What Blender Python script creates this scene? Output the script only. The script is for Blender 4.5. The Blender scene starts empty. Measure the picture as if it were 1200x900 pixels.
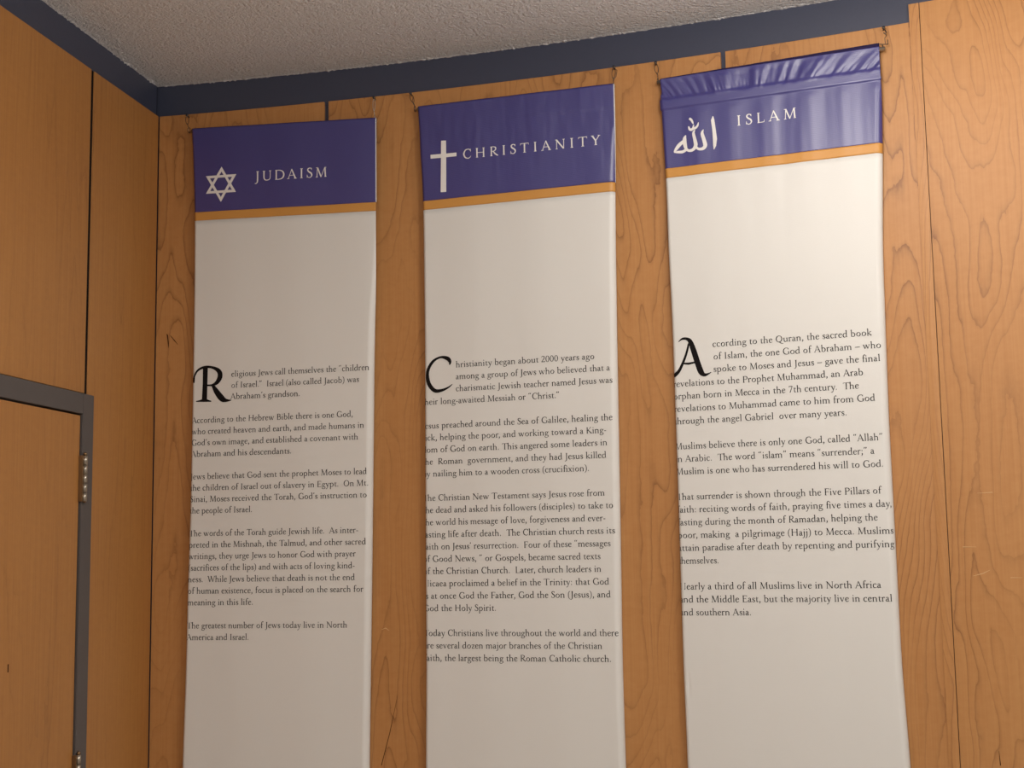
import bpy, bmesh, math, random
from mathutils import Vector, Matrix, noise
random.seed(7)
scene = bpy.context.scene
COL = scene.collection

# ---------------- camera ----------------
def make_camera():
    cam = bpy.data.cameras.new('camera'); o = bpy.data.objects.new('camera', cam); COL.objects.link(o)
    p, r, y = 0.126634, -0.015845, 0.189512            # pitch up, roll, turn to the left
    rz = Matrix.Rotation(y, 3, 'Z')
    fwd = Vector((0, math.cos(p), math.sin(p))); up = Vector((0, -math.sin(p), math.cos(p))); right = Vector((1, 0, 0))
    r2 = rz @ (math.cos(r)*right + math.sin(r)*up); u2 = rz @ (-math.sin(r)*right + math.cos(r)*up); f2 = rz @ fwd
    m = Matrix((r2, u2, -f2)).transposed().to_4x4(); m.translation = (0, 0, 1.62)
    o.matrix_world = m
    cam.sensor_width = 36.0; cam.lens = 1653.99/1200*36.0; cam.clip_start = .05; cam.clip_end = 60
    scene.camera = o
make_camera()

# ---------------- light and exposure ----------------
scene.view_settings.view_transform = 'Standard'; scene.view_settings.look = 'None'
scene.view_settings.gamma = 1.0; scene.view_settings.use_curve_mapping = False
scene.view_settings.exposure = 0.2
world = bpy.data.worlds.new('room_ambience'); scene.world = world; world.use_nodes = True
bg = world.node_tree.nodes['Background']; bg.inputs[0].default_value = (1.0, .95, .89, 1); bg.inputs[1].default_value = .15
def area(name, loc, power, size, col=(1, .94, .87), aim=None, spread=180):
    l = bpy.data.lights.new(name, 'AREA'); l.shape = 'DISK'; l.size = size; l.energy = power; l.color = col; l.spread = math.radians(spread)
    o = bpy.data.objects.new(name, l); COL.objects.link(o); o.location = loc
    d = Vector(aim) - Vector(loc) if aim else Vector((0, 0, -1))
    o.rotation_euler = d.to_track_quat('-Z', 'Y').to_euler()
    return o
CEIL = 3.1436
def globe(name, loc, power, radius, col=(1, .94, .87)):
    l = bpy.data.lights.new(name, 'POINT'); l.energy = power; l.shadow_soft_size = radius; l.color = col
    o = bpy.data.objects.new(name, l); COL.objects.link(o); o.location = loc
globe('unseen_globe_lamp', (.02, 2.74, CEIL-.22), 20, .17)
globe('unseen_globe_lamp.003', (.80, 2.68, CEIL-.22), 17, .17)  # second unseen globe, added to lift the highlight on the right panel
globe('unseen_globe_lamp.001', (-.2, 1.3, CEIL-.5), 20, .16)  # unseen globe, added to graze the ceiling and show its texture
globe('unseen_globe_lamp.002', (-.9, -1.6, CEIL-.34), 30, .16)  # unseen globe behind the camera, added to brighten the ceiling
area('fill_downlight', (1.2, 1.5, CEIL-.02), 26, .16)  # this and the next downlights are unseen, added as general fill
area('fill_downlight.001', (1.5, -2.2, CEIL-.02), 34, .5)
area('fill_downlight.002', (-.6, .2, CEIL-.02), 22, .5)

# ---------------- materials ----------------
def nodes(name):
    m = bpy.data.materials.new(name); m.use_nodes = True
    nt = m.node_tree; return m, nt, nt.nodes['Principled BSDF'], nt.nodes.new, nt.links.new
def math_node(N, L, op, a, b=None):
    n = N('ShaderNodeMath'); n.operation = op
    for k, v in ((0, a), (1, b)):
        if v is None: continue
        if isinstance(v, (int, float)): n.inputs[k].default_value = v
        else: L(v, n.inputs[k])
    return n.outputs[0]
def plain(name, col, rough=.6, spec=.4, metal=0.0, bump=None):
    m, nt, b, N, L = nodes(name)
    b.inputs['Base Color'].default_value = (*col, 1); b.inputs['Roughness'].default_value = rough
    b.inputs['Specular IOR Level'].default_value = spec; b.inputs['Metallic'].default_value = metal
    tc = N('ShaderNodeTexCoord'); n = N('ShaderNodeTexNoise'); n.inputs['Scale'].default_value = bump[0] if bump else 40
    n.inputs['Detail'].default_value = 3; L(tc.outputs['Object'], n.inputs['Vector'])
    if bump:
        bp = N('ShaderNodeBump'); bp.inputs['Strength'].default_value = bump[1]; bp.inputs['Distance'].default_value = bump[2]
        L(n.outputs['Fac'], bp.inputs['Height']); L(bp.outputs[0], b.inputs['Normal'])
    mx = N('ShaderNodeMixRGB'); mx.blend_type = 'MULTIPLY'; mx.inputs[0].default_value = .12
    mx.inputs[1].default_value = (*col, 1); L(n.outputs['Fac'], mx.inputs[2]); L(mx.outputs[0], b.inputs['Base Color'])
    return m
def wood(name, pale, mid, line, figure, stretch, rings, line_amt, rough=.5, fine=.5):
    """lacquered veneer: contour lines of a stretched noise give the cathedral figure"""
    m, nt, b, N, L = nodes(name)
    tc = N('ShaderNodeTexCoord'); oi = N('ShaderNodeObjectInfo')
    off = N('ShaderNodeCombineXYZ')
    L(math_node(N, L, 'MULTIPLY', oi.outputs['Random'], 37.0), off.inputs[0]); L(math_node(N, L, 'MULTIPLY', oi.outputs['Random'], 91.0), off.inputs[2])
    add = N('ShaderNodeVectorMath'); add.operation = 'ADD'; L(tc.outputs['Object'], add.inputs[0]); L(off.outputs[0], add.inputs[1])
    def mapped(s):
        mp = N('ShaderNodeVectorMath'); mp.operation = 'MULTIPLY'; mp.inputs[1].default_value = s; L(add.outputs[0], mp.inputs[0]); return mp.outputs[0]
    def nz(s, detail=2.0, rough_=.5, dist=0.0):
        n = N('ShaderNodeTexNoise'); n.inputs['Scale'].default_value = 1; n.inputs['Detail'].default_value = detail
        n.inputs['Roughness'].default_value = rough_; n.inputs['Distortion'].default_value = dist; L(mapped(s), n.inputs['Vector']); return n.outputs['Fac']
    f = nz((figure, figure, stretch), 2.4, .40, .3)
    wob = nz((46, 46, 22), 3, .55)
    ph = math_node(N, L, 'ADD', math_node(N, L, 'MULTIPLY', f, rings), math_node(N, L, 'MULTIPLY', wob, .42))
    saw = math_node(N, L, 'FRACT', ph)                       # 0..1 from one growth ring to the next
    r = N('ShaderNodeValToRGB'); L(saw, r.inputs[0])
    e = r.color_ramp.elements; e[0].position = 0; e[0].color = (.25, .25, .25, 1); e[1].position = 1; e[1].color = (1, 1, 1, 1)
    for pos, v in ((.10, 0.0), (.72, 0.06), (.90, .34)):
        q = e.new(pos); q.color = (v, v, v, 1)
    gate = N('ShaderNodeMapRange'); gate.inputs[1].default_value = .38; gate.inputs[2].default_value = .62; gate.inputs[3].default_value = .12
    L(nz((3.5, 3.5, 1.6), 2), gate.inputs[0])
    amt = math_node(N, L, 'MULTIPLY', math_node(N, L, 'MULTIPLY', r.outputs[0], gate.outputs[0]), line_amt)
    grain = nz((170, 170, 2.6), 3, .6)
    cloud = nz((2.2, 2.2, .9), 3, .5); fleck = nz((34, 34, 60), 3, .6)
    gm = N('ShaderNodeMapRange'); gm.inputs[1].default_value = .3; gm.inputs[2].default_value = .7
    L(math_node(N, L, 'ADD', math_node(N, L, 'ADD', math_node(N, L, 'MULTIPLY', grain, fine-.12), math_node(N, L, 'MULTIPLY', fleck, .24)), math_node(N, L, 'MULTIPLY', cloud, .88-fine)), gm.inputs[0])
    c1 = N('ShaderNodeMixRGB'); c1.inputs[1].default_value = (*mid, 1); c1.inputs[2].default_value = (*pale, 1); L(gm.outputs[0], c1.inputs[0])
    c2 = N('ShaderNodeMixRGB'); c2.inputs[2].default_value = (*line, 1); L(amt, c2.inputs[0]); L(c1.outputs[0], c2.inputs[1])
    L(c2.outputs[0], b.inputs['Base Color'])
    b.inputs['Roughness'].default_value = rough; b.inputs['Specular IOR Level'].default_value = .5
    bp = N('ShaderNodeBump'); bp.inputs['Strength'].default_value = .12; bp.inputs['Distance'].default_value = .001
    L(math_node(N, L, 'ADD', grain, math_node(N, L, 'MULTIPLY', cloud, 2.0)), bp.inputs['Height']); L(bp.outputs[0], b.inputs['Normal'])
    return m
M = {}
M['veneer'] = wood('birch_veneer', (.50, .245, .082), (.40, .171, .048), (.155, .053, .014), 4.6, 1.0, 24.0, .72, .5)
M['veneer_left'] = wood('straight_veneer', (.43, .198, .052), (.34, .142, .034), (.19, .070, .017), 9.0, .40, 13.0, .45, fine=.6)
M['veneer_edge'] = wood('veneer_batten', (.50, .255, .092), (.40, .180, .055), (.20, .075, .02), 6.0, 2.2, 9.0, .4)
M['slate'] = plain('slate_blue_paint', (.045, .052, .086), .38, .6, bump=(90, .08, .002))
M['frame_paint'] = plain('grey_metal_paint', (.085, .073, .070), .42, .45, bump=(120, .05, .001))
M['gap'] = plain('dark_backing', (.012, .009, .008), .9, .1)
M['floor'] = plain('pale_bounce_carpet', (.64, .62, .59), .95, .1, bump=(300, .5, .004))  # unseen floor, made pale so it bounces light up to the ceiling
M['steel'] = plain('dull_steel', (.42, .38, .32), .35, .5, .9)
M['wire'] = plain('dark_wire', (.10, .085, .075), .4, .5, .8)
M['pale_wire'] = plain('bright_wire', (.62, .58, .52), .35, .5, .7)
M['brass'] = plain('worn_brass', (.26, .17, .09), .38, .5, .9)
M['ink'] = plain('black_ink', (.009, .007, .007), .7, .1)
M['white_ink'] = plain('white_print', (.80, .78, .75), .5, .35)
def cloth(name, col, rough, spec, weave):
    m, nt, b, N, L = nodes(name)
    b.inputs['Base Color'].default_value = (*col, 1); b.inputs['Roughness'].default_value = rough; b.inputs['Specular IOR Level'].default_value = spec
    tc = N('ShaderNodeTexCoord'); w = N('ShaderNodeTexWave'); w.bands_direction = 'Z'; w.inputs['Scale'].default_value = 75; w.inputs['Distortion'].default_value = .6
    L(tc.outputs['Object'], w.inputs['Vector'])
    bp = N('ShaderNodeBump'); bp.inputs['Strength'].default_value = weave; bp.inputs['Distance'].default_value = .0006
    L(w.outputs['Fac'], bp.inputs['Height']); L(bp.outputs[0], b.inputs['Normal'])
    return m
M['purple'] = cloth('purple_print', (.031, .028, .180), .43, 1.0, .15)
M['purple'].node_tree.nodes['Principled BSDF'].inputs['IOR'].default_value = 1.57
M['purple_shade'] = cloth('purple_print_shaded', (.022, .016, .055), .8, .1, .1)  # darkened copy of the purple, paints the shaded line along the banner tops
M['gold'] = cloth('gold_print', (.56, .27, .065), .45, .4, .1)
M['white'] = cloth('white_cloth', (.69, .68, .65), .5, .35, .06)
def popcorn():
    m, nt, b, N, L = nodes('textured_plaster')
    b.inputs['Roughness'].default_value = .9; b.inputs['Specular IOR Level'].default_value = .15
    tc = N('ShaderNodeTexCoord')
    n = N('ShaderNodeTexNoise'); n.inputs['Scale'].default_value = 95; n.inputs['Detail'].default_value = 4; n.inputs['Roughness'].default_value = .6; L(tc.outputs['Object'], n.inputs['Vector'])
    v = N('ShaderNodeTexVoronoi'); v.inputs['Scale'].default_value = 130; L(tc.outputs['Object'], v.inputs['Vector'])
    h = math_node(N, L, 'SUBTRACT', math_node(N, L, 'MULTIPLY', n.outputs['Fac'], 1.6), math_node(N, L, 'MULTIPLY', v.outputs['Distance'], .6))
    bp = N('ShaderNodeBump'); bp.inputs['Strength'].default_value = .9; bp.inputs['Distance'].default_value = .016
    L(h, bp.inputs['Height']); L(bp.outputs[0], b.inputs['Normal'])
    b.inputs['Base Color'].default_value = (.88, .865, .86, 1)
    return m
M['ceiling'] = popcorn()

# ---------------- builders ----------------
def obj(name, bm, mat, parent=None, smooth=False, loc=None):
    me = bpy.data.meshes.new(name); bmesh.ops.recalc_face_normals(bm, faces=bm.faces[:]) if loc != 'keep' else None
    bm.to_mesh(me); bm.free()
    for p in me.polygons: p.use_smooth = smooth
    me.materials.append(mat); o = bpy.data.objects.new(name, me); COL.objects.link(o)
    if parent: o.parent = parent
    return o
def empty(name, loc=(0, 0, 0), rz=0.0):
    o = bpy.data.objects.new(name, None); COL.objects.link(o); o.location = loc; o.rotation_euler = (0, 0, rz); o.empty_display_size = .1
    return o
def tag(o, label, cat, group=None):
    o['label'] = label; o['category'] = cat
    if group: o['group'] = group
    return o
def structure(o, label=None):
    o['kind'] = 'structure'
    if label: o['label'] = label
    return o
def box(bm, a, b, bevel=0.0):
    r = bmesh.ops.create_cube(bm, size=1)
    vs = r['verts']
    for v in vs:
        for k in range(3): v.co[k] = (a[k]+b[k])/2 + v.co[k]*(b[k]-a[k])
    if bevel:
        es = list({e for v in vs for e in v.link_edges})
        bmesh.ops.bevel(bm, geom=es, offset=bevel, segments=2, affect='EDGES', profile=.6)
    return vs
def cyl(bm, p, q, r, seg=16, r2=None):
    p, q = Vector(p), Vector(q); d = q-p
    m = Matrix.Translation((p+q)/2) @ d.to_track_quat('Z', 'Y').to_matrix().to_4x4()
    bmesh.ops.create_cone(bm, cap_ends=True, segments=seg, radius1=r, radius2=r if r2 is None else r2, depth=d.length, matrix=m)
def tube(bm, pts, r, seg=8, closed=False):
    pts = [Vector(p) for p in pts]; n = len(pts); rings = []
    for i, p in enumerate(pts):
        a = pts[i-1] if i or closed else p; c = pts[(i+1) % n] if i < n-1 or closed else p
        t = (c-a).normalized(); ref = Vector((0, 1, .2)) if abs(t.y) < .9 else Vector((1, 0, 0))
        x = t.cross(ref).normalized(); y = t.cross(x)
        rings.append([bm.verts.new(p + r*(math.cos(2*math.pi*k/seg)*x + math.sin(2*math.pi*k/seg)*y)) for k in range(seg)])
    for i in range(n if closed else n-1):
        A, B = rings[i], rings[(i+1) % n]
        for k in range(seg): bm.faces.new((A[k], A[(k+1) % seg], B[(k+1) % seg], B[k]))
    if not closed:
        bm.faces.new(rings[0][::-1]); bm.faces.new(rings[-1])

# ---------------- the room ----------------
CORNER = -1.89997; BEND = .052321; BACK = 4.04
PANEL_TOP = 3.0422
def wall_y(x): return BACK - BEND*(x-CORNER)**2        # the rear wall is gently curved
def curved_slab(bm, x0, x1, z0, z1, front, back, n=None, bevel=.0015):
    """a slab following the curved wall; front/back are offsets towards the room"""
    n = n or max(2, int((x1-x0)/.06))
    cols = []
    for i in range(n+1):
        x = x0 + (x1-x0)*i/n; y = wall_y(x)
        s = -2*BEND*(x-CORNER); l = math.hypot(1, s); nx, ny = s/l, -1/l
        f = front - (bevel if i in (0, n) else 0)
        P = lambda o: (x+nx*o, y+ny*o)
        cols.append([bm.verts.new((*P(back), z0)), bm.verts.new((*P(f), z0+bevel*0)), bm.verts.new((*P(front), z0+bevel)), bm.verts.new((*P(front), z1-bevel)), bm.verts.new((*P(front-bevel), z1)), bm.verts.new((*P(back), z1))])
        if i in (0, n):
            for v, o in zip(cols[-1][2:4], (f, f)): v.co.x, v.co.y = P(o)
    for a, b in zip(cols, cols[1:]):
        for k in range(6): bm.faces.new((a[k], b[k], b[(k+1) % 6], a[(k+1) % 6]))
    bm.faces.new(cols[0][::-1]); bm.faces.new(cols[-1])
bm = bmesh.new(); box(bm, (-2.2, -3.5, -.1), (3.6, 4.3, 0)); structure(obj('floor', bm, M['floor']))
# ceiling, with the ragged lower edge of its sprayed plaster
bm = bmesh.new(); box(bm, (-2.2, -3.5, CEIL), (3.6, 4.3, CEIL+.1))
def ragged(bm, pts, inward, rnd, lo, hi):
    """lumps of plaster where ceiling and fascia meet"""
    prev = None
    for p in pts:
        d = lo + (hi-lo)*max(0, rnd.gauss(.3, .33)) ** 1.5; w = .006 + .008*rnd.random()
        n = inward(p)
        ring = [bm.verts.new((p[0]-n[0]*.004, p[1]-n[1]*.004, CEIL+.001)), bm.verts.new((p[0]-n[0]*.004, p[1]-n[1]*.004, CEIL-d)),
                bm.verts.new((p[0]+n[0]*w*.5, p[1]+n[1]*w*.5, CEIL-d*.8)), bm.verts.new((p[0]+n[0]*w, p[1]+n[1]*w, CEIL+.001))]
        if prev:
            for k in range(3): bm.faces.new((prev[k], ring[k], ring[k+1], prev[k+1]))
        prev = ring
rnd = random.Random(3)
def nrm(p):
    s = -2*BEND*(p[0]-CORNER); l = math.hypot(1, s); return (s/l, -1/l)
ragged(bm, [(CORNER+.012+i*.006, wall_y(CORNER+.012+i*.006)+.010) for i in range(480)], nrm, rnd, .0004, .0042)
ragged(bm, [(CORNER-.010, 4.03-i*.006) for i in range(420)], lambda p: (1, 0), rnd, .0004, .0042)
structure(obj('ceiling', bm, M['ceiling']))

PANELS = []
wb = structure(empty('wall_back'), 'curved rear wall clad in honey coloured veneer panels')
bm = bmesh.new(); curved_slab(bm, CORNER-.3, 3.2, 0, CEIL, -.012, -.12, 60, 0); obj('backing', bm, M['slate'], wb)
for x0, x1 in ((CORNER+.002, -1.3485), (-1.3335, -.1308), (-.1168, .377)):
    bm = bmesh.new(); curved_slab(bm, x0, x1, .09, PANEL_TOP, 0, -.0119); PANELS.append(obj('wood_panel', bm, M['veneer'], wb))
bm = bmesh.new(); curved_slab(bm, .3765, .4020, .09, 3.0915, .0014, -.0119, bevel=.0006); p = obj('edge_batten', bm, M['veneer'], wb); p['label'] = 'pale narrow veneer strip'
bm = bmesh.new(); curved_slab(bm, .4038, 1.62, .09, 3.0915, .0016, -.0119); p = obj('wood_panel', bm, M['veneer'], wb); p['label'] = 'taller wide veneer panel'; PANELS.append(p)
bm = bmesh.new(); curved_slab(bm, 1.63, 2.85, .09, 3.0915, .0016, -.0119); obj('wood_panel', bm, M['veneer'], wb)

# scratches and old marks on the veneer: (x, z, width) along each stroke
def mark(name, strokes, mat, off, parent):
    bm = bmesh.new()
    for st_ in strokes:
        prev = None
        for i, (x, z, w) in enumerate(st_):
            a, c = st_[max(i-1, 0)], st_[min(i+1, len(st_)-1)]; dx, dz = c[0]-a[0], c[1]-a[1]; l = math.hypot(dx, dz)
            px, pz = -dz/l*w/2, dx/l*w/2
            y = wall_y(x)-off
            r = [bm.verts.new((x+px, y+.0002, z+pz)), bm.verts.new((x, y-.0003, z)), bm.verts.new((x-px, y+.0002, z-pz))]
            if prev:
                for k in range(2): bm.faces.new((prev[k], r[k], r[k+1], prev[k+1]))
            prev = r
    return obj(name, bm, mat, parent)
MK = [(-1.8595, 2.3427), (-1.8554, 2.2997), (-1.8503, 2.3383), (-1.8244, 2.3077), (-1.1675, 1.4355), (-1.1544, 1.4404), (-1.1439, 1.433), (-1.1187, 1.2486), (-1.1427, 1.1449), (-1.1692, 1.051), (0.4778, 1.7787), (0.5139, 1.7796), (0.4364, 1.6441), (0.4686, 1.6435), (0.4567, 1.571), (0.481, 1.5771), (0.4974, 1.5854), (0.5437, 1.5658), (0.571, 1.5655), (0.4939, 1.1418), (0.4959, 1.1069)]
M['scrape'] = plain('bare_scraped_wood', (.62, .40, .20), .7, .2); M['dark_mark'] = plain('dark_scribed_mark', (.06, .020, .008), .8, .1)
mark('scribed_mark', [[(MK[0][0]-.002, MK[0][1]+.001, .001), (MK[0][0], MK[0][1]-.004, .0042), (MK[1][0]-.0005, MK[1][1]+.012, .0032), (*MK[1], .001)], [(*MK[2], .001), ((MK[2][0]+MK[3][0])/2, (MK[2][1]+MK[3][1])/2, .0028), (*MK[3], .001)]], M['dark_mark'], .0004, PANELS[0])
mark('scratch', [[(*MK[4], .0008), (*MK[5], .0026), (*MK[6], .001)]], M['scrape'], .0004, PANELS[1])
mark('crack', [[(*MK[7], .0006), (*MK[8], .0018), (*MK[9], .0022)]], M['dark_mark'], .0004, PANELS[1])
mark('scratch', [[(*MK[10], .0006), (*MK[11], .0022)], [(*MK[12], .002), (*MK[13], .0007)], [(*MK[14], .0007), (*MK[15], .0022), (*MK[16], .0008)], [(*MK[17], .0018), (*MK[18], .0008)]], M['scrape'], .0020, PANELS[3])
mark('crack', [[(*MK[19], .0008), (*MK[20], .0030)]], M['dark_mark'], .0020, PANELS[3])

# painted fascia bands under the ceiling
bm = bmesh.new(); curved_slab(bm, CORNER-.012, 3.0, PANEL_TOP-.012, CEIL, -.0105, -.0119, 50, .0002); structure(obj('trim_1', bm, M['slate']), 'slate blue painted band along the rear wall below the ceiling')
bm = bmesh.new(); box(bm, (CORNER-.0119, -1.5, PANEL_TOP-.012), (CORNER-.0105, 4.045, CEIL)); structure(obj('trim_2', bm, M['slate']), 'slate blue painted band along the left wall below the ceiling')

wl = structure(empty('wall_left'), 'left wall clad in straight grained veneer panels around a door')
JAMB_OUT, JAMB_IN, HEAD_TOP, HEAD_IN = 3.6341, 3.5735, 2.1051, 2.0482
LEAF = .914
bm = bmesh.new()
box(bm, (CORNER-.12, -3.5, 0), (CORNER-.012, JAMB_IN-LEAF-.06, CEIL)); box(bm, (CORNER-.12, JAMB_OUT-.02, 0), (CORNER-.012, 4.15, CEIL)); box(bm, (CORNER-.12, JAMB_IN-LEAF-.06, HEAD_TOP-.02), (CORNER-.012, JAMB_OUT-.02, CEIL))
obj('backing', bm, M['gap'], wl)
for a, b, z in ((3.6135, 4.038, .09), (JAMB_IN-LEAF-.08, 3.5975, HEAD_TOP+.003), (1.3, JAMB_IN-LEAF-.1, .09)):
    bm = bmesh.new(); box(bm, (CORNER-.0119, a, z), (CORNER, b, PANEL_TOP), .0015)
    obj('wood_panel', bm, M['veneer_left'], wl)

bm = bmesh.new(); box(bm, (CORNER-.0119, 3.5977, HEAD_TOP+.001), (CORNER-.0025, 3.6133, PANEL_TOP-.001)); obj('groove_shade_strip', bm, M['gap'], wl)  # black strip set into the groove, standing in for its shade
d1 = structure(empty('door_1', (CORNER, JAMB_IN-LEAF/2, 0)), 'veneered door in a grey metal frame in the left wall')
OX, OY = CORNER, JAMB_IN-LEAF/2
def dbox(bm, a, b, bevel=0.0): box(bm, (a[0], a[1]-OY, a[2]), (b[0], b[1]-OY, b[2]), bevel)
bm = bmesh.new()
dbox(bm, (-.11, JAMB_IN, 0), (.0105, JAMB_OUT, HEAD_TOP), .002)
dbox(bm, (-.11, JAMB_IN-LEAF-.06, 0), (.0105, JAMB_IN-LEAF, HEAD_TOP), .002)
dbox(bm, (-.11, JAMB_IN-LEAF, HEAD_IN), (.0104, JAMB_IN, HEAD_TOP-.0003), .002)
dbox(bm, (-.11, JAMB_IN-LEAF-.001, 0), (-.042, JAMB_IN-LEAF+.016, HEAD_IN)); dbox(bm, (-.11, JAMB_IN-.016, 0), (-.042, JAMB_IN+.001, HEAD_IN))
obj('door_frame', bm, M['frame_paint'], d1)
bm = bmesh.new(); dbox(bm, (-.040, JAMB_IN-LEAF+.004, .012), (.0045, JAMB_IN-.0045, HEAD_IN-.005), .0012)
leaf = obj('door_leaf', bm, M['veneer_left'], d1)
for z1 in (1.933, 1.131, .34):
    H = .126; z0 = z1-H; cy = JAMB_IN+.006-OY; cx = .0165; r = .0068
    bm = bmesh.new()
    n = 5
    for k in range(n):
        a = z0 + H*k/n + .0006; b = z0 + H*(k+1)/n - .0006
        cyl(bm, (cx, cy, a), (cx, cy, b), r, 20)
    hg = obj('hinge', bm, M['steel'], d1, True)
    hg['label'] = 'worn steel butt hinge'
    bm = bmesh.new(); cyl(bm, (cx, cy, z0-.003), (cx, cy, z1+.003), r*.62, 16); bmesh.ops.create_uvsphere(bm, u_segments=12, v_segments=8, radius=r*.8, matrix=Matrix.Translation((cx, cy, z1+.004)))
    obj('hinge_pin', bm, M['brass'], hg, True)
    bm = bmesh.new(); box(bm, (-.01, cy-.0145, z0), (.0125, cy-.0118, z1), .0005); box(bm, (.009, cy-.0135, z0), (cx, cy-.003, z1), .0005)
    obj('hinge_plate', bm, M['brass'], hg)
bm = bmesh.new(); dbox(bm, (.0044, 3.2325, 1.374), (.0048, 3.2375, 1.394)); obj('dark_mark', bm, M['dark_mark'], leaf)
bm = bmesh.new()
KX, KY = .0045, JAMB_IN-LEAF+.07-OY
cyl(bm, (KX, KY, 1.0), (KX+.008, KY, 1.0), .032, 24); cyl(bm, (KX+.008, KY, 1.0), (KX+.05, KY, 1.0), .010, 16); cyl(bm, (KX+.048, KY-.01, 1.0), (KX+.048, KY+.11, 1.0), .009, 16)
obj('door_handle', bm, M['steel'], leaf, True)

# ---- lettering: an old-style serif drawn with pen strokes (units: 1000 per em) ----
def st(x, y0, y1, w=72): return ('L', [(x, y0, w), (x, y1, w)])
def sf(x, y=12, a=75, b=75): return ('L', [(x-a, y, 22), (x-36, y, 28), (x+36, y, 28), (x+b, y, 22)])
def fl(x, y): return ('L', [(x-95, y-62, 16), (x-40, y-40, 44), (x+30, y-14, 60)])
def dot(x, y, r=58): return ('C', [(x-r*.55, y, r*1.2), (x, y, r*2), (x+r*.55, y, r*1.2)])
def ell(cx, cy, rx, ry, ws, wt, tilt=0.0):
    p = []
    for k in range(17):
        t = 2*math.pi*k/16
        w = wt + (ws-wt)*abs(math.cos(t+tilt))**1.4
        p.append((cx+(rx-w/2)*math.cos(t), cy+(ry-w/2)*math.sin(t), w))
    return ('P', p)
def arch(x0, x1, top=392):
    return ('C', [(x0+10, 300, 22), (x0+80, 372, 34), ((x0+x1)/2+50, top-14, 54), (x1-8, 310, 72), (x1, 220, 74), (x1, 0, 74)])
def bowlR(x):   # bowl to the right of a stem at x
    return ('C', [(x, 330, 24), (x+95, 392, 36), (x+220, 375, 60), (x+315, 215, 78), (x+250, 50, 62), (x+130, 0, 36), (x, 34, 28)])
def bowlL(x):
    return ('C', [(x, 355, 26), (x-100, 392, 36), (x-245, 345, 60), (x-315, 190, 78), (x-255, 42, 66), (x-160, 8, 44), (x, 66, 26)])
SEMI = [('C', [(110, 60, 110), (132, 0, 76), (105, -80, 44), (50, -140, 22)]), dot(110, 48)]
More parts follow.
